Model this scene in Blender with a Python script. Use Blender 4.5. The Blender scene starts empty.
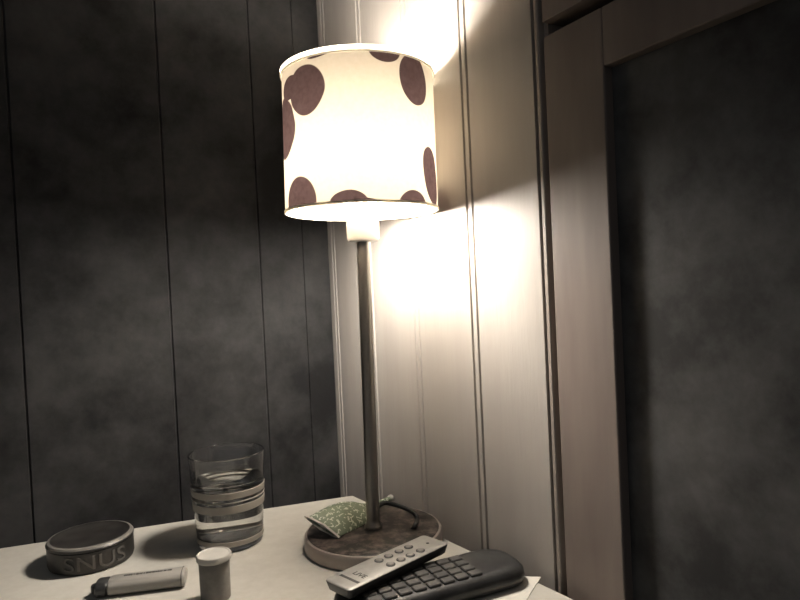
import bpy, bmesh, random
from math import *
from mathutils import Vector, Matrix
random.seed(4)
S = bpy.context.scene
C = S.collection
TZ = 0.75                                   # table top height above the floor

# ------------------------------------------------------------------ camera
f = 640.0; ROLL = radians(2.7); PITCH = radians(1.1); H = .236
F = Vector((0, cos(PITCH), -sin(PITCH))); U0 = Vector((0, sin(PITCH), cos(PITCH))); R0 = Vector((1, 0, 0))
RV = cos(ROLL)*R0 - sin(ROLL)*U0
UV = sin(ROLL)*R0 + cos(ROLL)*U0
cd = bpy.data.cameras.new('camera'); cam = bpy.data.objects.new('camera', cd); C.objects.link(cam)
cd.sensor_width = 36; cd.lens = f/800*36; cd.clip_start = .01
M = Matrix((RV, UV, -F)).transposed().to_4x4(); M.translation = Vector((0, 0, TZ+H))
cam.matrix_world = M
S.camera = cam

def ray(x, y): return F + (x-400)/f*RV + (300-y)/f*UV
def g(x, y, z=0):                           # where the sight line meets the height z above the table
    d = ray(x, y); t = (z-H)/d.z
    return Vector((d.x*t, d.y*t, TZ+z))
def atY(x, y, Y):                           # a point of the sight line at a given depth
    d = ray(x, y); t = Y/d.y
    return Vector((d.x*t, Y, TZ+H+d.z*t))

# ------------------------------------------------------------------ mesh helpers
def obj(name, bm, mat, parent=None, smooth=True, bevel=0, angle=35):
    bmesh.ops.recalc_face_normals(bm, faces=bm.faces)
    me = bpy.data.meshes.new(name); bm.to_mesh(me); bm.free()
    o = bpy.data.objects.new(name, me); C.objects.link(o)
    if mat: me.materials.append(mat)
    if parent: o.parent = parent
    if bevel:
        b = o.modifiers.new('bevel', 'BEVEL'); b.width = bevel; b.segments = 3; b.limit_method = 'ANGLE'; b.angle_limit = radians(40)
    if smooth:
        for p in me.polygons: p.use_smooth = True
        me.set_sharp_from_angle(angle=radians(angle))
    return o
def tag(o, label=None, cat=None, group=None, kind=None):
    if label: o['label'] = label
    if cat: o['category'] = cat
    if group: o['group'] = group
    if kind: o['kind'] = kind
    return o
def thing(name, loc, rz, label, cat, group=None):
    o = bpy.data.objects.new(name, None); C.objects.link(o); o.empty_display_size = .02
    o.location = loc; o.rotation_euler = (0, 0, rz)
    return tag(o, label, cat, group)
def box(bm, c, s, m=None):
    r = bmesh.ops.create_cube(bm, size=1)
    for v in r['verts']:
        v.co = Vector((v.co.x*s[0]+c[0], v.co.y*s[1]+c[1], v.co.z*s[2]+c[2]))
        if m: v.co = m @ v.co
    return r['verts']
def lathe(bm, prof, n=96, closed=False):
    """prof: (radius, z) pairs; radius 0 makes a pole."""
    rings = []
    for (r, z) in prof:
        if r <= 1e-9: rings.append([bm.verts.new((0, 0, z))])
        else: rings.append([bm.verts.new((r*cos(2*pi*i/n), r*sin(2*pi*i/n), z)) for i in range(n)])
    pairs = list(zip(rings, rings[1:])) + ([(rings[-1], rings[0])] if closed else [])
    for a, b in pairs:
        for i in range(n):
            j = (i+1) % n
            if len(a) == 1 and len(b) == 1: continue
            if len(a) == 1: bm.faces.new((a[0], b[i], b[j]))
            elif len(b) == 1: bm.faces.new((a[i], a[j], b[0]))
            else: bm.faces.new((a[i], a[j], b[j], b[i]))
    return bm
def prism(bm, pts, z0, z1):
    a = [bm.verts.new((p[0], p[1], z0)) for p in pts]; b = [bm.verts.new((p[0], p[1], z1)) for p in pts]
    bm.faces.new(a[::-1]); bm.faces.new(b)
    for i in range(len(pts)):
        j = (i+1) % len(pts); bm.faces.new((a[i], a[j], b[j], b[i]))
def tube(bm, pts, rad, n=12):
    rings = []
    for i, p in enumerate(pts):
        p = Vector(p); t = (Vector(pts[min(i+1, len(pts)-1)])-Vector(pts[max(i-1, 0)])).normalized()
        a = t.cross(Vector((0, 0, 1)) if abs(t.z) < .9 else Vector((1, 0, 0))).normalized(); b = t.cross(a)
        rings.append([bm.verts.new(p+rad*(cos(2*pi*k/n)*a+sin(2*pi*k/n)*b)) for k in range(n)])
    for a, b in zip(rings, rings[1:]):
        for k in range(n): bm.faces.new((a[k], a[(k+1) % n], b[(k+1) % n], b[k]))
    bm.faces.new(rings[0][::-1]); bm.faces.new(rings[-1])
def spline(P, n=10):
    P = [Vector(p) for p in P]; out = []
    for i in range(len(P)-1):
        a, b, c, d = P[max(i-1, 0)], P[i], P[i+1], P[min(i+2, len(P)-1)]
        for k in range(n):
            t = k/n
            out.append(.5*((2*b)+(c-a)*t+(2*a-5*b+4*c-d)*t*t+(3*b-a-3*c+d)*t**3))
    return out+[P[-1]]
def text_mesh(body, size, depth):
    cu = bpy.data.curves.new('lettering', 'FONT'); cu.body = body; cu.size = size; cu.extrude = depth
    cu.align_x = 'CENTER'; cu.align_y = 'CENTER'; cu.resolution_u = 4
    o = bpy.data.objects.new('lettering', cu); C.objects.link(o)
    bpy.context.view_layer.update()
    me = bpy.data.meshes.new_from_object(o.evaluated_get(bpy.context.evaluated_depsgraph_get()))
    bm = bmesh.new(); bm.from_mesh(me)
    bpy.data.objects.remove(o); bpy.data.curves.remove(cu); bpy.data.meshes.remove(me)
    return bm

# ------------------------------------------------------------------ materials
def new(name):
    m = bpy.data.materials.new(name); m.use_nodes = True
    return m, m.node_tree.nodes, m.node_tree.links, m.node_tree.nodes['Principled BSDF']
def pbr(name, col, rough=.5, metal=0, col2=None, scale=40, detail=4, stretch=(1, 1, 1), bump=0, bscale=None, ramp=(.35, .65), spec=.5):
    m, N, L, b = new(name)
    b.inputs['Roughness'].default_value = rough; b.inputs['Metallic'].default_value = metal
    b.inputs['Specular IOR Level'].default_value = spec
    b.inputs['Base Color'].default_value = (*col, 1)
    if col2 or bump:
        tc = N.new('ShaderNodeTexCoord'); mp = N.new('ShaderNodeMapping'); mp.inputs['Scale'].default_value = stretch
        L.new(tc.outputs['Object'], mp.inputs[0])
    if col2:
        n = N.new('ShaderNodeTexNoise'); n.inputs['Scale'].default_value = scale; n.inputs['Detail'].default_value = detail
        n.inputs['Roughness'].default_value = .65
        L.new(mp.outputs[0], n.inputs['Vector'])
        r = N.new('ShaderNodeValToRGB'); r.color_ramp.elements[0].position = ramp[0]; r.color_ramp.elements[1].position = ramp[1]
        r.color_ramp.elements[0].color = (*col, 1); r.color_ramp.elements[1].color = (*col2, 1)
        L.new(n.outputs['Fac'], r.inputs[0]); L.new(r.outputs[0], b.inputs['Base Color'])
    if bump:
        n = N.new('ShaderNodeTexNoise'); n.inputs['Scale'].default_value = bscale or scale; n.inputs['Detail'].default_value = 5
        L.new(mp.outputs[0], n.inputs['Vector'])
        bp = N.new('ShaderNodeBump'); bp.inputs['Strength'].default_value = bump; bp.inputs['Distance'].default_value = .001
        L.new(n.outputs['Fac'], bp.inputs['Height']); L.new(bp.outputs[0], b.inputs['Normal'])
    return m
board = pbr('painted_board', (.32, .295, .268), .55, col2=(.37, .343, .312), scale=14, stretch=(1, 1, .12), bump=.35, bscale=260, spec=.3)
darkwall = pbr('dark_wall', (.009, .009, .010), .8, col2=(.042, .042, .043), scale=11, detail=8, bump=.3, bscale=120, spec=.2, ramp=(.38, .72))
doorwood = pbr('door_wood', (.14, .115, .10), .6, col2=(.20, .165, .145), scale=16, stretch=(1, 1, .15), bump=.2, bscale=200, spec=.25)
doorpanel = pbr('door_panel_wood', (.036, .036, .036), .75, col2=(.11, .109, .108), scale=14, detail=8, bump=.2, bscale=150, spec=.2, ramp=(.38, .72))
trimwood = pbr('trim_wood', (.24, .20, .175), .55, col2=(.30, .26, .225), scale=16, stretch=(1, 1, .12), spec=.3)
floorm = pbr('floor_wood', (.08, .065, .05), .5, col2=(.13, .10, .08), scale=8, stretch=(1, 8, 1))
tablem = pbr('table_laminate', (.45, .43, .38), .5, col2=(.50, .48, .43), scale=90, detail=6, spec=.35)
tableside = pbr('table_edge', (.5, .46, .40), .5)
white = pbr('white_plastic', (.82, .80, .76), .4)
poleM = pbr('pole_metal', (.21, .195, .175), .33, metal=.8)
basetop = pbr('base_marble', (.008, .007, .0065), .42, col2=(.14, .11, .098), scale=85, detail=10, spec=.3, ramp=(.44, .68), bump=.15, bscale=90)
baseside = pbr('base_rim_metal', (.34, .30, .27), .42, metal=.35)
blackrub = pbr('black_rubber', (.012, .012, .012), .6)
blackp = pbr('black_plastic', (.018, .018, .018), .38, col2=(.045, .045, .045), scale=70, detail=8, ramp=(.4, .7))
keym = pbr('grey_key', (.045, .043, .041), .5)
silver = pbr('silver_plastic', (.27, .26, .24), .45, metal=.25, col2=(.32, .31, .285), scale=120)
buttonm = pbr('button_grey', (.19, .18, .165), .5)
buttonring = pbr('button_ring', (.022, .020, .019), .5)
ink = pbr('dark_ink', (.035, .033, .03), .6)
tinm = pbr('tin_dark', (.010, .009, .0085), .45, col2=(.026, .024, .022), scale=60, detail=6)
tinlet = pbr('tin_lettering', (.075, .07, .064), .6)
tinrim = pbr('tin_rim', (.15, .14, .125), .4)
lighterm = pbr('lighter_grey', (.27, .258, .235), .35)
canm = pbr('canister_grey', (.13, .12, .105), .55, col2=(.22, .205, .185), scale=45, detail=6)
lidm = pbr('canister_lid', (.38, .362, .325), .5, col2=(.44, .42, .38), scale=60)
paperm = pbr('paper_white', (.66, .63, .56), .8)
rimw = pbr('cream_trim', (.70, .66, .56), .6)

def glassmat():
    m, N, L, b = new('clear_glass')
    b.inputs['Base Color'].default_value = (.97, .97, .96, 1); b.inputs['Roughness'].default_value = .01
    b.inputs['Transmission Weight'].default_value = 1; b.inputs['IOR'].default_value = 1.48
    return m
def watermat():
    m, N, L, b = new('water')
    b.inputs['Base Color'].default_value = (.93, .93, .92, 1); b.inputs['Roughness'].default_value = 0
    b.inputs['Transmission Weight'].default_value = 1; b.inputs['IOR'].default_value = 1.33
    return m
def frostmat():
    m, N, L, b = new('frosted_band')
    b.inputs['Base Color'].default_value = (.52, .48, .42, 1); b.inputs['Roughness'].default_value = .6
    tr = N.new('ShaderNodeBsdfTranslucent'); tr.inputs[0].default_value = (.5, .46, .4, 1)
    mx = N.new('ShaderNodeMixShader'); mx.inputs[0].default_value = .4
    L.new(b.outputs[0], mx.inputs[1]); L.new(tr.outputs[0], mx.inputs[2]); L.new(mx.outputs[0], N['Material Output'].inputs[0])
    return m
glassM, waterM, frostM = glassmat(), watermat(), frostmat()

def greenmat():
    m, N, L, b = new('green_patterned_paper')
    tc = N.new('ShaderNodeTexCoord')
    v = N.new('ShaderNodeTexVoronoi'); v.feature = 'DISTANCE_TO_EDGE'; v.inputs['Scale'].default_value = 230; v.inputs['Randomness'].default_value = 1
    L.new(tc.outputs['Object'], v.inputs['Vector'])
    n = N.new('ShaderNodeTexNoise'); n.inputs['Scale'].default_value = 260; n.inputs['Detail'].default_value = 2
    L.new(tc.outputs['Object'], n.inputs['Vector'])
    a = N.new('ShaderNodeMath'); a.operation = 'LESS_THAN'; a.inputs[1].default_value = .09; L.new(v.outputs['Distance'], a.inputs[0])
    c = N.new('ShaderNodeMath'); c.operation = 'GREATER_THAN'; c.inputs[1].default_value = .53; L.new(n.outputs['Fac'], c.inputs[0])
    k = N.new('ShaderNodeMath'); k.operation = 'MULTIPLY'; L.new(a.outputs[0], k.inputs[0]); L.new(c.outputs[0], k.inputs[1])
    mx = N.new('ShaderNodeMix'); mx.data_type = 'RGBA'
    mx.inputs[6].default_value = (.165, .205, .14, 1); mx.inputs[7].default_value = (.60, .63, .52, 1)
    L.new(k.outputs[0], mx.inputs[0]); L.new(mx.outputs[2], b.inputs['Base Color'])
    b.inputs['Roughness'].default_value = .6
    return m
greenM = greenmat()

# ------------------------------------------------------------------ the room
LAMP = Vector((-.035, .593, TZ))
TH = radians(30)
tw = Vector((-sin(TH), cos(TH), 0)); nw = Vector((cos(TH), sin(TH), 0))    # along the board wall, and into it
P0 = LAMP + nw*.079; P0.z = 0
def W(s, d=0, z=0): return P0 + tw*s + nw*d + Vector((0, 0, z))
def wall_hit(x, y):
    d = ray(x, y); k = P0.dot(nw)/d.dot(nw)
    p = d*k
    return (p-P0).dot(tw), TZ+H+p.z
def extrude_profile(name, prof, z0, z1, mat, parent=None, bevel=0):
    """prof: closed list of (s, d) in the board wall's own frame"""
    bm = bmesh.new()
    prism(bm, [W(s, d) for s, d in prof], z0, z1)
    return obj(name, bm, mat, parent, smooth=False, bevel=bevel)

S_CORNER = wall_hit(331, 300)[0]
S_TRIM = wall_hit(534, 100)[0]
S_LEAF = wall_hit(550, 200)[0]
WT = 2.45
# tongue and groove boards with a beaded joint
joints = [wall_hit(474, 300)[0], wall_hit(416, 300)[0]]
st = joints[1]-joints[0]
joints += [joints[1]+st*1.0, joints[1]+st*2.0]
joints = sorted(j for j in joints if j < S_CORNER-.01)
prof = [(S_TRIM, 0)]
def groove(s, w=.0016, d=.0022): return [(s-w, 0), (s-w*.4, d), (s+w*.4, d), (s+w, 0)]
for j in joints: prof += groove(j-.0042)+groove(j+.0042)
prof += [(S_CORNER+.02, 0), (S_CORNER+.02, .04), (S_TRIM, .04)]
w = extrude_profile('wall_right', prof, 0, WT, board); tag(w, 'pale board wall with vertical grooves behind the lamp', 'wall', kind='structure')
# door of a built-in cupboard, right of the boards
LEAF_TOP = TZ + .420
s0 = S_LEAF; s_in = wall_hit(606, 130)[0]; z_in = wall_hit(604, 66)[1]
END = -1.15
S0_, S1_ = S_TRIM+.0005, S_LEAF+.0005
wd_ = S0_-S1_
w = extrude_profile('trim_1', [(S0_, .006), (S0_-wd_*.18, .006), (S0_-wd_*.24, .001), (S0_-wd_*.32, 0), (S0_-wd_*.55, 0), (S0_-wd_*.62, .001), (S0_-wd_*.68, .006), (S1_, .006), (S1_, .02), (S0_, .02)], 0, WT, trimwood)
tag(w, 'brown vertical moulding between the boards and the panelled door', 'moulding', kind='structure')
bm = bmesh.new()
prism(bm, [W(S_LEAF, 0), W(END, 0), W(END, .04), W(S_LEAF, .04)], LEAF_TOP+.011, WT)
hd = obj('trim_2', bm, doorwood, smooth=False); tag(hd, 'brown board over the panelled door', 'head board', kind='structure')
dr = thing('door_1', W(s0-.05, .02, 0), 0, 'dark brown panelled cupboard door right of the board wall', 'door'); dr['kind'] = 'structure'
def dpart(name, rects, mat, d0, d1, bevel=0, label=None):
    bm = bmesh.new()
    for (sa, sb, za, zb) in rects:
        vs = []
        for z in (za, zb):
            vs.append([bm.verts.new(W(s, d, z)-dr.location) for s, d in ((sa, d0), (sb, d0), (sb, d1), (sa, d1))])
        a, b = vs
        bm.faces.new(a[::-1]); bm.faces.new(b)
        for i in range(4): bm.faces.new((a[i], a[(i+1) % 4], b[(i+1) % 4], b[i]))
    o = obj(name, bm, mat, dr, smooth=False, bevel=bevel)
    if label: o['label'] = label
    return o
D_R = -.80
dpart('stile', [(s0, s_in, .05, LEAF_TOP)], doorwood, 0, .03, .0012)
dpart('stile', [(D_R+.055, D_R, .05, LEAF_TOP)], doorwood, 0, .03, .0012)
dpart('rail', [(s_in, D_R+.055, z_in, LEAF_TOP)], doorwood, 0, .03, .0012)
dpart('rail', [(s_in, D_R+.055, .05, .15)], doorwood, 0, .03, .0012)
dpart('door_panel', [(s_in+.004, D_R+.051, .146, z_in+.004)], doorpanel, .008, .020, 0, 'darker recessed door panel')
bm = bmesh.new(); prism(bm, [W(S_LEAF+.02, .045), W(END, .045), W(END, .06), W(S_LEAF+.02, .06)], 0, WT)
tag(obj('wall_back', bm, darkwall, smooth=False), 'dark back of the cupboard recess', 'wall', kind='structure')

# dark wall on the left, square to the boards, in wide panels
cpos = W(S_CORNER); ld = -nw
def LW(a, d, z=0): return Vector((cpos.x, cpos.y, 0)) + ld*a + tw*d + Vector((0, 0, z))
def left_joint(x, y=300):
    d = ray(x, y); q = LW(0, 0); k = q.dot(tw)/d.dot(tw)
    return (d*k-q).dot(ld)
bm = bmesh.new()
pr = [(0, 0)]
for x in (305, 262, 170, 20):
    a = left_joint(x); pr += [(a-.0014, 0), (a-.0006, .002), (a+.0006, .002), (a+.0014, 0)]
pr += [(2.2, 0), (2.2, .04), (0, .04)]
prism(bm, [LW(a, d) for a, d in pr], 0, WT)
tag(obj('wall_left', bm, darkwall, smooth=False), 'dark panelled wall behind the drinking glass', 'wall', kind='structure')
bm = bmesh.new(); box(bm, (-.5, -.2, -.025), (4.4, 4.0, .05))
tag(obj('floor', bm, floorm, smooth=False), 'dark wooden floor under the table', 'floor', kind='structure')

# ------------------------------------------------------------------ the table
cor = Vector((-.065, .732)); lft = Vector((-.9506, -.3103)); rgt = Vector((.571, -.821))
pts = [cor, cor+rgt*.37, cor+rgt*.37+lft*.48, cor+lft*.48]
c0 = sum(pts, Vector((0, 0)))/4
tb = thing('table', (c0.x, c0.y, 0), 0, 'pale laminate table carrying the lamp, glass and remotes', 'table')
bm = bmesh.new(); prism(bm, [p-c0 for p in pts], TZ-.028, TZ)
obj('table_top', bm, tablem, tb, smooth=False, bevel=.0015)
ins = [c0+(p-c0)*.90 for p in pts]
bm = bmesh.new()
for i in range(4):
    a, b = ins[i]-c0, ins[(i+1) % 4]-c0; d = (b-a).normalized(); q = Vector((-d.y, d.x))*.009
    prism(bm, [a-q, b-q, b+q, a+q], TZ-.098, TZ-.028)
obj('apron', bm, tableside, tb, smooth=False)
for p in ins:
    bm = bmesh.new(); q = p-c0
    prism(bm, [(q.x-.022, q.y-.022), (q.x+.022, q.y-.022), (q.x+.022, q.y+.022), (q.x-.022, q.y+.022)], 0, TZ-.028)
    obj('leg', bm, tableside, tb, smooth=False, bevel=.002)

# ------------------------------------------------------------------ the lamp
lamp = thing('table_lamp', LAMP, 0, 'lit table lamp with a blotched cream drum shade and round dark base', 'lamp')
bm = lathe(bmesh.new(), [(0, 0), (.0630, 0), (.0642, .001), (.0642, .0105), (.0630, .0125), (.0612, .0128), (.0600, .0122), (0, .0122)])
obj('base', bm, baseside, lamp)['label'] = 'grey metal rim of the base'
bm = lathe(bmesh.new(), [(0, .0123), (.0605, .0123), (.0612, .0131), (.0600, .0137), (.02, .0140), (0, .0140)])
obj('base_top', bm, basetop, lamp)['label'] = 'dark mottled top of the base'
LEAN = radians(.75)
def leanp(name, bm, mat, **k):
    o = obj(name, bm, mat, lamp, **k); o.rotation_euler = (0, LEAN, 0); return o
Z_SK0, Z_SK1 = .281, .298
bm = lathe(bmesh.new(), [(0, .012), (.0082, .012), (.0082, .016), (.0066, .018), (.0062, .022), (.0062, Z_SK0), (0, Z_SK0)], 48)
leanp('pole', bm, poleM)
bm = lathe(bmesh.new(), [(0, Z_SK0-.001), (.0085, Z_SK0-.001), (.0140, Z_SK0), (.0150, Z_SK0+.002), (.0152, Z_SK1), (.0135, Z_SK1+.001), (0, Z_SK1+.001)], 48)
leanp('socket', bm, white)
# shade
ZB, ZT, RB, RT = .3075, .4345, .0700, .0690
NS, NV = 160, 40
bm = bmesh.new()
ZF = ZT-.0042
grid = [[bm.verts.new(((RB+(RT-RB)*j/NV)*cos(2*pi*i/NS), (RB+(RT-RB)*j/NV)*sin(2*pi*i/NS), ZB+(ZF-ZB)*j/NV)) for i in range(NS)] for j in range(NV+1)]
for j in range(NV):
    for i in range(NS): bm.faces.new((grid[j][i], grid[j][(i+1) % NS], grid[j+1][(i+1) % NS], grid[j+1][i]))

def shademat():
    m, N, L, b = new('shade_fabric')
    tc = N.new('ShaderNodeTexCoord'); sp = N.new('ShaderNodeSeparateXYZ')
    L.new(tc.outputs['Object'], sp.inputs[0])
    def math(op, a, b_=None, c=None):
        n = N.new('ShaderNodeMath'); n.operation = op
        for i, v in enumerate((a, b_, c)):
            if v is None: continue
            if isinstance(v, (int, float)): n.inputs[i].default_value = v
            else: L.new(v, n.inputs[i])
        return n.outputs[0]
    ang = math('ARCTAN2', sp.outputs['X'], math('MULTIPLY', sp.outputs['Y'], -1.0))      # 0 faces the camera side, + to the right
    u = math('MULTIPLY', ang, .0695)                                                   # arc length in metres
    z = sp.outputs['Z']
    nz = N.new('ShaderNodeTexNoise'); nz.inputs['Scale'].default_value = 28; nz.inputs['Detail'].default_value = 1
    L.new(tc.outputs['Object'], nz.inputs['Vector'])
    wob = math('MULTIPLY', math('SUBTRACT', nz.outputs['Fac'], .5), .35)
    res = None
    for (uu, zz, ru, rz, tilt) in SPOTS:
        du = math('SUBTRACT', u, uu); dz = math('SUBTRACT', z, zz); ct, sn = cos(tilt), sin(tilt)
        a = math('ADD', math('MULTIPLY', du, ct/ru), math('MULTIPLY', dz, sn/ru))
        c = math('ADD', math('MULTIPLY', du, -sn/rz), math('MULTIPLY', dz, ct/rz))
        q = math('SUBTRACT', 1.0, math('SQRT', math('ADD', math('MULTIPLY', a, a), math('MULTIPLY', c, c))))
        res = q if res is None else math('SMOOTH_MAX', res, q, .08)
    mask = N.new('ShaderNodeMapRange'); mask.interpolation_type = 'SMOOTHSTEP'
    mask.inputs['From Min'].default_value = -.02; mask.inputs['From Max'].default_value = .03
    L.new(math('ADD', res, wob), mask.inputs['Value'])
    wv = N.new('ShaderNodeTexNoise'); wv.inputs['Scale'].default_value = 220; wv.inputs['Detail'].default_value = 3
    L.new(tc.outputs['Object'], wv.inputs['Vector'])
    def mix(fac, A, B):
        n = N.new('ShaderNodeMix'); n.data_type = 'RGBA'; L.new(fac, n.inputs[0])
        for s, v in ((6, A), (7, B)):
            if isinstance(v, tuple): n.inputs[s].default_value = (*v, 1)
            else: L.new(v, n.inputs[s])
        return n.outputs[2]
    cream = mix(wv.outputs['Fac'], (.70, .62, .49), (.80, .72, .60))
    spot = mix(wv.outputs['Fac'], (.050, .030, .031), (.105, .070, .070))
    col = mix(mask.outputs[0], cream, spot)
    d = N.new('ShaderNodeBsdfDiffuse'); t = N.new('ShaderNodeBsdfTranslucent')
    tcol = N.new('ShaderNodeMix'); tcol.data_type = 'RGBA'; tcol.blend_type = 'MULTIPLY'; tcol.inputs[0].default_value = 1
    tcol.inputs[7].default_value = (.086, .082, .076, 1); L.new(col, tcol.inputs[6])
    L.new(col, d.inputs[0]); L.new(tcol.outputs[2], t.inputs[0])
    mx = N.new('ShaderNodeMixShader'); mx.inputs[0].default_value = .42
    L.new(d.outputs[0], mx.inputs[1]); L.new(t.outputs[0], mx.inputs[2]); L.new(mx.outputs[0], N['Material Output'].inputs[0])
    N.remove(b)
    return m
# blotches, from where they sit in the photograph (arc length, height, radii, tilt)
def on_shade(px, py):
    """pixel -> (arc length from the camera-side middle, height) on the drum"""
    d = ray(px, py); o = Vector((0, 0, TZ+H))
    ax = LAMP + Vector((sin(LEAN)*.38, 0, 0))
    ox, oy = o.x-ax.x, o.y-ax.y
    A = d.x**2+d.y**2; B = 2*(ox*d.x+oy*d.y); Cc = ox*ox+oy*oy-RB*RB
    disc = B*B-4*A*Cc
    k = (-B-sqrt(max(disc, 0)))/(2*A)
    x, y, z = ox+d.x*k, oy+d.y*k, o.z+d.z*k-TZ
    return .0695*atan2(x, -y), z
SPOTS = []
for (px, py, ru, rz, tilt) in ((304, 90, .0205, .0205, .0), (288, 89, .015, .0095, .1),      # upper left with its neck
                               (284, 131, .024, .026, 0),                                    # left edge
                               (300, 205, .0205, .0225, 0), (350, 204, .0165, .0120, 0), (372, 207, .021, .0075, -.2), (416, 205, .0160, .0135, 0),
                               (433, 177, .0150, .0265, .2), (415, 79, .0165, .0210, .1), (384, 48, .014, .0105, 0), (324, 47, .020, .0055, .25)):
    a, b = on_shade(px, py); SPOTS.append((a, b, ru, rz, tilt))
for (a, b, ru, rz) in ((.155, .36, .02, .026), (.185, .43, .022, .02), (-.150, .41, .02, .024), (-.175, .335, .022, .022), (.125, .315, .02, .018)):
    SPOTS.append((a, b, ru, rz, 0))
leanp('lamp_shade', bm, shademat())
def trimmat():
    m, N, L, b = new('trim_fabric')
    b.inputs['Base Color'].default_value = (.62, .585, .50, 1); b.inputs['Roughness'].default_value = .8
    tr = N.new('ShaderNodeBsdfTranslucent'); tr.inputs[0].default_value = (.62, .585, .50, 1)
    mx = N.new('ShaderNodeMixShader'); mx.inputs[0].default_value = .5
    L.new(b.outputs[0], mx.inputs[1]); L.new(tr.outputs[0], mx.inputs[2]); L.new(mx.outputs[0], N['Material Output'].inputs[0])
    return m
trimfab = trimmat()
# rims and the ring that holds the shade
bm = lathe(bmesh.new(), [(RT+.0001, ZT-.0046), (RT+.0012, ZT-.0046), (RT+.0014, ZT-.0042), (RT+.0014, ZT+.0002), (RT+.0008, ZT+.0008), (RT-.0004, ZT+.0006)], 160)
leanp('top_trim', bm, trimfab)['label'] = 'cream band round the top of the shade'
bm = lathe(bmesh.new(), [(RB-.0009, ZB-.0006), (RB+.0009, ZB-.0006), (RB+.0009, ZB+.0016), (RB-.0009, ZB+.0016)], 160, closed=True)
leanp('bottom_trim', bm, trimfab)
bm = bmesh.new()
for k in range(3):
    a = 2*pi*k/3+.5
    tube(bm, [(.0140*cos(a), .0140*sin(a), Z_SK1+.006), (.040*cos(a), .040*sin(a), Z_SK1+.008), (RB*.99*cos(a), RB*.99*sin(a), ZB+.003)], .0009, 8)
leanp('shade_carrier', bm, white)
def bulbmat():
    m, N, L, b = new('lit_bulb')
    b.inputs['Base Color'].default_value = (.9, .88, .84, 1)
    b.inputs['Emission Color'].default_value = (1, .925, .835, 1); b.inputs['Emission Strength'].default_value = BULB
    return m
BULB = 450
zb = Z_SK1+.002
bm = lathe(bmesh.new(), [(0, zb-.002), (.0120, zb-.002), (.0128, zb+.006), (.0135, zb+.014), (.0140, zb+.026), (.0145, zb+.070), (.0145, zb+.086), (.0130, zb+.094), (.0085, zb+.100), (.004, zb+.102), (0, zb+.1025)], 32)
leanp('bulb', bm, bulbmat())['label'] = 'glowing white bulb'
# cord that leaves the pole and loops down into the base
q = [atY(377, 507, .600), atY(385, 503, .612), atY(399, 506, .617), atY(411, 511, .616), atY(417, 517, .612)]
e1 = g(415, 525, .0165); e2 = g(412, 530, .0120)
bm = bmesh.new(); tube(bm, [p-LAMP for p in spline(q+[e1, e2], 8)], .0021, 12)
obj('cord', bm, blackrub, lamp)['label'] = 'black cord looping from the pole'

# ------------------------------------------------------------------ green paper cone lying on the lamp base
A = atY(307, 517, .572); B = g(338, 537, .0150); A = atY(307, 517, B.y+.004)
Tp = atY(389, 499, .660)
cen0 = (A+B)/2
cn = thing('paper_cone', (cen0.x, cen0.y, TZ+.014), 0, 'small green patterned paper cone with a white rim lying on the lamp base', 'cone')
org = Vector(cn.location)
ax = (Tp-cen0); dv = (A-B)/2
perp = dv-ax*dv.dot(ax)/ax.length_squared
side = ax.cross(perp).normalized()
def ring(bm, c, a, b, n=40): return [bm.verts.new(c+cos(2*pi*i/n)*a+sin(2*pi*i/n)*b-org) for i in range(n)]
bm = bmesh.new(); rings = []
L0 = dv.length
for t, k, mixp, fl in ((0, 1, 0, .10), (.06, 1.0, .05, .16), (.16, 1.06, .12, .30), (.28, 1.10, .2, .42), (.40, 1.04, .35, .52), (.50, .80, .5, .62), (.60, .42, .7, .75), (.70, .22, .9, 1), (.85, .17, 1, 1), (1, .14, 1, 1)):
    dirv = (dv.normalized().lerp(perp.normalized(), mixp)).normalized()
    rings.append(ring(bm, cen0+ax*t, dirv*L0*k, side*L0*k*fl))
for a, b in zip(rings, rings[1:]):
    for i in range(40): bm.faces.new((a[i], a[(i+1) % 40], b[(i+1) % 40], b[i]))
bm.faces.new(rings[-1])
for v in bm.verts: v.co.z = max(v.co.z, .0006)
o = obj('cone_body', bm, greenM, cn)
s = o.modifiers.new('thick', 'SOLIDIFY'); s.thickness = .0006; s.offset = -1
bm = bmesh.new()
pp = [cen0+cos(2*pi*i/40)*dv*1.02+sin(2*pi*i/40)*side*L0*.11-org for i in range(41)]
rr = []
for i in range(40):
    p = pp[i]; out = (p-(cen0-org)).normalized(); an = ax.normalized()
    rr.append([bm.verts.new(p+out*x*.0014+an*y*.0015) for x, y in ((-1, -1), (1, -1), (1, 1), (-1, 1))])
for i in range(40):
    a, b = rr[i], rr[(i+1) % 40]
    for k in range(4): bm.faces.new((a[k], a[(k+1) % 4], b[(k+1) % 4], b[k]))
for v in bm.verts: v.co.z = max(v.co.z, .0006)
obj('cone_rim', bm, lidm, cn)['label'] = 'white rim'
bm = bmesh.new(); bmesh.ops.create_uvsphere(bm, u_segments=20, v_segments=14, radius=.0038)
for v in bm.verts: v.co += Tp+ax.normalized()*.003-org
obj('bobble', bm, lidm, cn)['label'] = 'white bobble at the tip'

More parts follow.
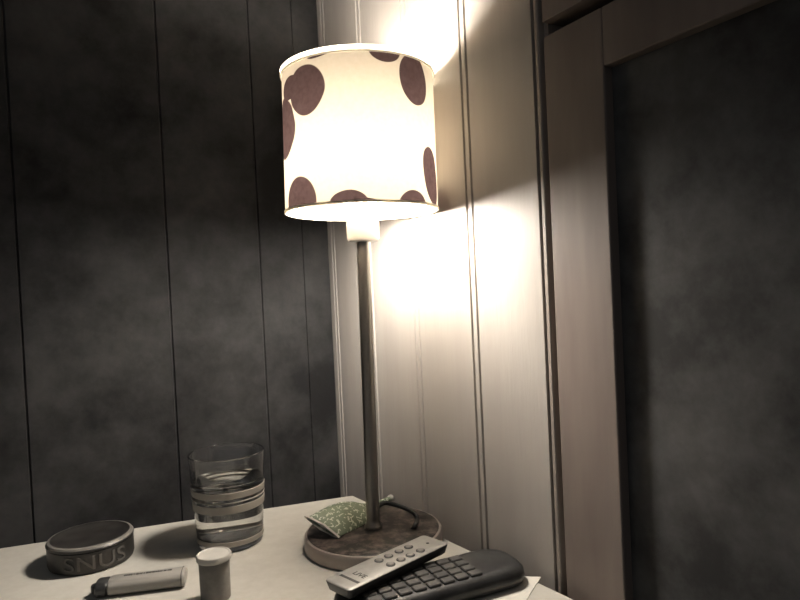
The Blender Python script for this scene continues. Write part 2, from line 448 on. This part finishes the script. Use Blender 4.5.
# ------------------------------------------------------------------ drinking glass
gp = g(231, 541); GH = .0860; r0, r1 = .0305, .0355
def gr(z): return r0+(r1-r0)*(z/GH)
gl = thing('drinking_glass', gp, radians(20), 'clear drinking glass of water with pale bands, by the dark wall', 'glass')
t = .0011
pr = [(0, .0002), (r0-.003, 0), (r0-.0008, .0008), (r0, .003)]
for k in range(1, 9): pr.append((gr(GH*k/8), GH*k/8-(0 if k < 8 else .0006)))
pr += [(r1+.0001, GH+.0002), (r1-t*.2, GH+.0007), (r1-t*.5, GH+.0009), (r1-t*.8, GH+.0007), (r1-t-.0001, GH+.0002)]
for k in range(8, 0, -1): pr.append((gr(GH*k/8)-t, GH*k/8-(0.0006 if k == 8 else 0)))
pr += [(gr(.0075)-t-.0005, .0085), (gr(.0075)-t-.004, .0068), (0, .0065)]
obj('glass_body', lathe(bmesh.new(), pr, 96), glassM, gl)
wl = .062
pr = [(0, .00655), (gr(.0075)-t-.0038, .00685), (gr(.0075)-t-.0003, .0086)]
for k in range(1, 7): pr.append((gr(.0086+(wl-.0086)*k/6)-t+.00015, .0086+(wl-.0086)*k/6))
pr += [(gr(wl)-t-.0008, wl-.0006), (0, wl-.0007)]
obj('water', lathe(bmesh.new(), pr, 96), waterM, gl)
for z0, z1 in ((.0500, .0562), (.0462, .0474), (.0365, .0438), (.0055, .0105)):
    bm = lathe(bmesh.new(), [(gr(z0)+.0002, z0), (gr(z0)+.0006, z0+.0003), (gr(z1)+.0006, z1-.0003), (gr(z1)+.0002, z1)], 96, closed=True)
    obj('painted_band', bm, frostM, gl)['label'] = 'pale painted band round the glass'

# ------------------------------------------------------------------ small grey canister with a pale lid
cp = g(216, 598)
ca = thing('canister', cp, 0, 'small grey canister with a flat pale lid in front of the glass', 'canister')
bm = lathe(bmesh.new(), [(0, 0), (.0108, 0), (.0114, .0008), (.0118, .030), (.0112, .031), (0, .031)], 48)
obj('canister_body', bm, canm, ca)
bm = lathe(bmesh.new(), [(0, .031), (.0128, .0308), (.0134, .0316), (.0134, .0345), (.0128, .0354), (.0118, .0356), (.0112, .0351), (0, .0351)], 48)
obj('lid', bm, lidm, ca)['label'] = 'pale flat lid'

# ------------------------------------------------------------------ round dark tin with raised letters
tp = g(92, 559.5); TR, THT = .0362, .0235
ti = thing('round_tin', tp, 0, 'flat round dark tin with raised letters at the left', 'tin')
bm = lathe(bmesh.new(), [(0, 0), (TR-.0035, 0), (TR-.0008, .0012), (TR, .004), (TR, THT*.80), (TR-.001, THT*.82), (0, THT*.82)])
obj('tin_body', bm, tinm, ti)
bm = lathe(bmesh.new(), [(0, THT*.82), (TR-.0004, THT*.82), (TR+.0004, THT*.84), (TR+.0006, THT-.0022), (TR-.0008, THT-.0006), (TR-.003, THT), (TR-.0045, THT-.0009), (0, THT-.0009)])
obj('lid', bm, tinm, ti)
bm = lathe(bmesh.new(), [(TR-.0012, THT-.0012), (TR+.0002, THT-.0016), (TR-.0008, THT-.0002), (TR-.0030, THT+.0004)], closed=True)  # ring round the lid's edge, paler than the tin
obj('lid_rim', bm, tinrim, ti)['label'] = 'paler rim of the lid'
bm = text_mesh('SNUS', .0175, .0005)
face = atan2(tp.y, -tp.x)
for v in bm.verts:
    a = -pi/2+.56+v.co.x*1.30/TR
    rr_ = TR+.0002+v.co.z
    v.co = Vector((rr_*cos(a), rr_*sin(a), THT*.41+v.co.y))
obj('lettering', bm, tinlet, ti, smooth=False)

# ------------------------------------------------------------------ pale lighter lying on its side
la, lb = g(97, 586.5, .0065), g(186, 575.5, .0065)
la.z = lb.z = TZ
d = lb-la; ln = d.length
lt = thing('lighter', (la+lb)/2, atan2(d.y, d.x), 'pale grey lighter with a dark head lying in front of the round tin', 'lighter')
def oval(bm, x0, x1, ry, rz, n=32, end=.0014):
    rs = []
    for x, k in ((x0, .86), (x0+end, 1), (x1-end, 1), (x1, .86)):
        rs.append([bm.verts.new((x, ry*k*copysign(abs(cos(2*pi*i/n))**.75, cos(2*pi*i/n)), rz+rz*k*copysign(abs(sin(2*pi*i/n))**.75, sin(2*pi*i/n)))) for i in range(n)])
    for a, b in zip(rs, rs[1:]):
        for i in range(n): bm.faces.new((a[i], a[(i+1) % n], b[(i+1) % n], b[i]))
    bm.faces.new(rs[0][::-1]); bm.faces.new(rs[-1])
bm = bmesh.new(); oval(bm, -ln*.36, ln*.5, .0108, .0062); obj('lighter_body', bm, lighterm, lt)
bm = bmesh.new(); oval(bm, -ln*.5, -ln*.36, .0100, .0058); obj('lighter_head', bm, blackp, lt)['label'] = 'dark metal head'
bm = bmesh.new(); lathe(bm, [(0, -.003), (.0036, -.003), (.0040, -.0022), (.0040, .0022), (.0036, .003), (0, .003)], 24)
for v in bm.verts: v.co = Vector((v.co.x-ln*.5, v.co.y-.002, v.co.z+.0060))
obj('spark_wheel', bm, blackrub, lt)
bm = bmesh.new(); oval(bm, ln*.455, ln*.470, .0111, .0064, end=.0003)
obj('end_seam', bm, keym, lt)
bm = bmesh.new(); x = -ln*.20; random.seed(9)
while x < ln*.34:
    wd = random.uniform(.0008, .0024); box(bm, (x+wd/2, .0008, .01246), (wd, random.uniform(.0017, .0024), .0004)); x += wd+random.choice((.0003, .0004, .0009))
obj('print', bm, ink, lt, smooth=False)['label'] = 'tiny dark print along the side'

# ------------------------------------------------------------------ remotes
def rounded(lx0, lx1, wy0, wy1, r, n=8):
    out = []
    for cx, cy, a0 in ((lx1-r, wy1-r, 0), (lx0+r, wy1-r, pi/2), (lx0+r, wy0+r, pi), (lx1-r, wy0+r, 3*pi/2)):
        for k in range(n+1):
            a = a0+pi/2*k/n; out.append((cx+r*cos(a), cy+r*sin(a)))
    return out
def slab(bm, outl, zs):
    """stack scaled outlines: zs = (z, inset)"""
    cx = sum(p[0] for p in outl)/len(outl); cy = sum(p[1] for p in outl)/len(outl)
    mx = max(p[0] for p in outl)-cx; my = max(p[1] for p in outl)-cy
    rs = [[bm.verts.new((cx+(p[0]-cx)*(1-i/mx), cy+(p[1]-cy)*(1-i/my), z)) for p in outl] for z, i in zs]
    for a, b in zip(rs, rs[1:]):
        for i in range(len(outl)): bm.faces.new((a[i], a[(i+1) % len(a)], b[(i+1) % len(a)], b[i]))
    bm.faces.new(rs[0][::-1]); bm.faces.new(rs[-1])
# dark remote with a rounded end, flat on the table
BZ = .0150
e0, e1 = g(440, 560, BZ*.8), g(486, 548.5, BZ*.8)
dr_ = (e1-e0); dr_.z = 0; dr_.normalize(); pn = Vector((dr_.y, -dr_.x, 0))
tipp = g(532, 572, BZ*.6)
WB = .054; LB = .152
edge = e0.copy(); edge.z = TZ
along = (tipp-edge).dot(dr_)
cb = edge+dr_*(along-LB/2)+pn*(WB/2)
br = thing('keyboard_remote', cb+Vector((0, 0, .0007)), atan2(dr_.y, dr_.x), 'black remote with square keys and a rounded end under the silver remote', 'remote')
out = rounded(-LB/2, LB/2, -WB/2, WB/2, .0200, 10)
bm = bmesh.new(); slab(bm, out, [(0, .004), (.002, .001), (.006, 0), (.0105, .0008), (.0135, .0035), (BZ, .008)])
obj('casing', bm, blackp, br, angle=60)
key = None
for i in range(8):
    for j in range(4):
        x = -LB/2+.022+i*.0118; y = -WB/2+.0112+j*.0099
        if key is None:
            bm = bmesh.new(); slab(bm, rounded(-.0050, .0050, -.0040, .0040, .0011, 3), [(0, 0), (.0012, 0), (.0018, .0006)])
            key = obj('key', bm, keym, br); o = key
        else:
            o = key.copy(); C.objects.link(o)
        o.parent = br; o.location = (x, y, BZ-.0002)
# silver remote resting across it
SZ0, SZ1 = BZ+.0025, BZ+.0025+.0085
qa, qb, qc, qd = g(325.5, 578, SZ1), g(421, 536.3, SZ1), g(447, 543, SZ1), g(354, 588.5, SZ1)
cs = (qa+qb+qc+qd)/4; dx = ((qb+qc)/2-(qa+qd)/2); LS = dx.length*1.06; dx.normalize()
WS = ((qb-qc).length+(qa-qd).length)/2*1.05
sr = thing('remote_control', (cs.x, cs.y, TZ+SZ0), atan2(dx.y, dx.x), 'small silver remote with eight round buttons lying across the black remote', 'remote')
TH_ = SZ1-SZ0
out = rounded(-LS/2, LS/2, -WS/2, WS/2, .0035, 6)
bm = bmesh.new(); slab(bm, out, [(0, .0032), (.0012, .0018), (TH_-.0012, .0002), (TH_-.0010, .0002)]); obj('casing', bm, blackp, sr)['label'] = 'dark underside'
bm = bmesh.new(); slab(bm, out, [(TH_-.0010, .0003), (TH_-.0005, .0003), (TH_, .0010)]); obj('faceplate', bm, silver, sr)['label'] = 'silver faceplate'
rw = Matrix.Rotation(-atan2(dx.y, dx.x), 3, 'Z')
def loc_silver(px, py):
    p = g(px, py, SZ1)-Vector((cs.x, cs.y, TZ+SZ1)); return rw @ p
spots = [(360, 188), (422, 162), (487, 133), (548, 107), (433, 212), (497, 183), (557, 157), (620, 128)]
L1 = [loc_silver(320+a/6.154, 530+b/6.154) for a, b in spots]
ys = (sum(p.y for p in L1[:4])/4, sum(p.y for p in L1[4:])/4)
for i, p in enumerate(L1):
    bm = lathe(bmesh.new(), [(0, 0), (.0037, 0), (.0037, .0006), (.0030, .0009), (.0028, .0007), (0, .0007)], 28)
    o = obj('button', bm, buttonring, sr); o.location = (p.x, ys[i//4], TH_-.0001)
    bm = lathe(bmesh.new(), [(0, .0006), (.0026, .0006), (.0024, .0012), (0, .0014)], 28)
    obj('button_cap', bm, buttonm, o)
p = loc_silver(320+662/6.154, 530+82/6.154)
bm = lathe(bmesh.new(), [(0, 0), (.0013, 0), (.0013, .0004), (0, .0005)], 16); obj('indicator', bm, buttonring, sr).location = (p.x, p.y, TH_-.0001)
# lettering across the lower end, reading with the remote held upright
p = loc_silver(320+245/6.154, 530+277/6.154)
bm = text_mesh('LIVE', .0068, .00015)
for v in bm.verts: v.co = Vector((p.x+v.co.y, p.y-v.co.x*1.05, TH_+.0001+v.co.z))
obj('lettering', bm, ink, sr, smooth=False)
p = loc_silver(320+180/6.154, 530+300/6.154)
bm = bmesh.new(); y = -.0100; random.seed(3)
while y < .0100:
    wd = random.uniform(.0006, .0016); box(bm, (p.x, p.y-y-wd/2, TH_+.0001), (.0024, wd, .0003)); y += wd+.0003
obj('print', bm, ink, sr, smooth=False)['label'] = 'line of small dark print'

# paper slip under the end of the black remote
pc = g(541, 577.5)
pb = thing('paper_slip', pc, 0, 'white paper slip poking out from under the black remote at the table edge', 'paper')
uu = Vector((-.62, .10, 0)).normalized(); vv = Vector((-.42, -.80, 0)).normalized()
bm = bmesh.new()
prism(bm, [Vector((0, 0, 0)), uu*.045, uu*.045+vv*.05, vv*.05], .0001, .0006)
o = obj('sheet', bm, paperm, pb, smooth=False)

# ------------------------------------------------------------------ world and output
w = bpy.data.worlds.new('room_dusk'); S.world = w; w.use_nodes = True
bg = w.node_tree.nodes['Background']; bg.inputs[0].default_value = (.95, .97, 1, 1); bg.inputs[1].default_value = .11
S.view_settings.view_transform = 'Standard'; S.view_settings.look = 'None'; S.view_settings.gamma = 1; S.view_settings.use_curve_mapping = False
S.view_settings.exposure = 0
S.cycles.use_denoising = True; S.cycles.max_bounces = 10; S.cycles.transmission_bounces = 12; S.cycles.caustics_refractive = False; S.cycles.caustics_reflective = False
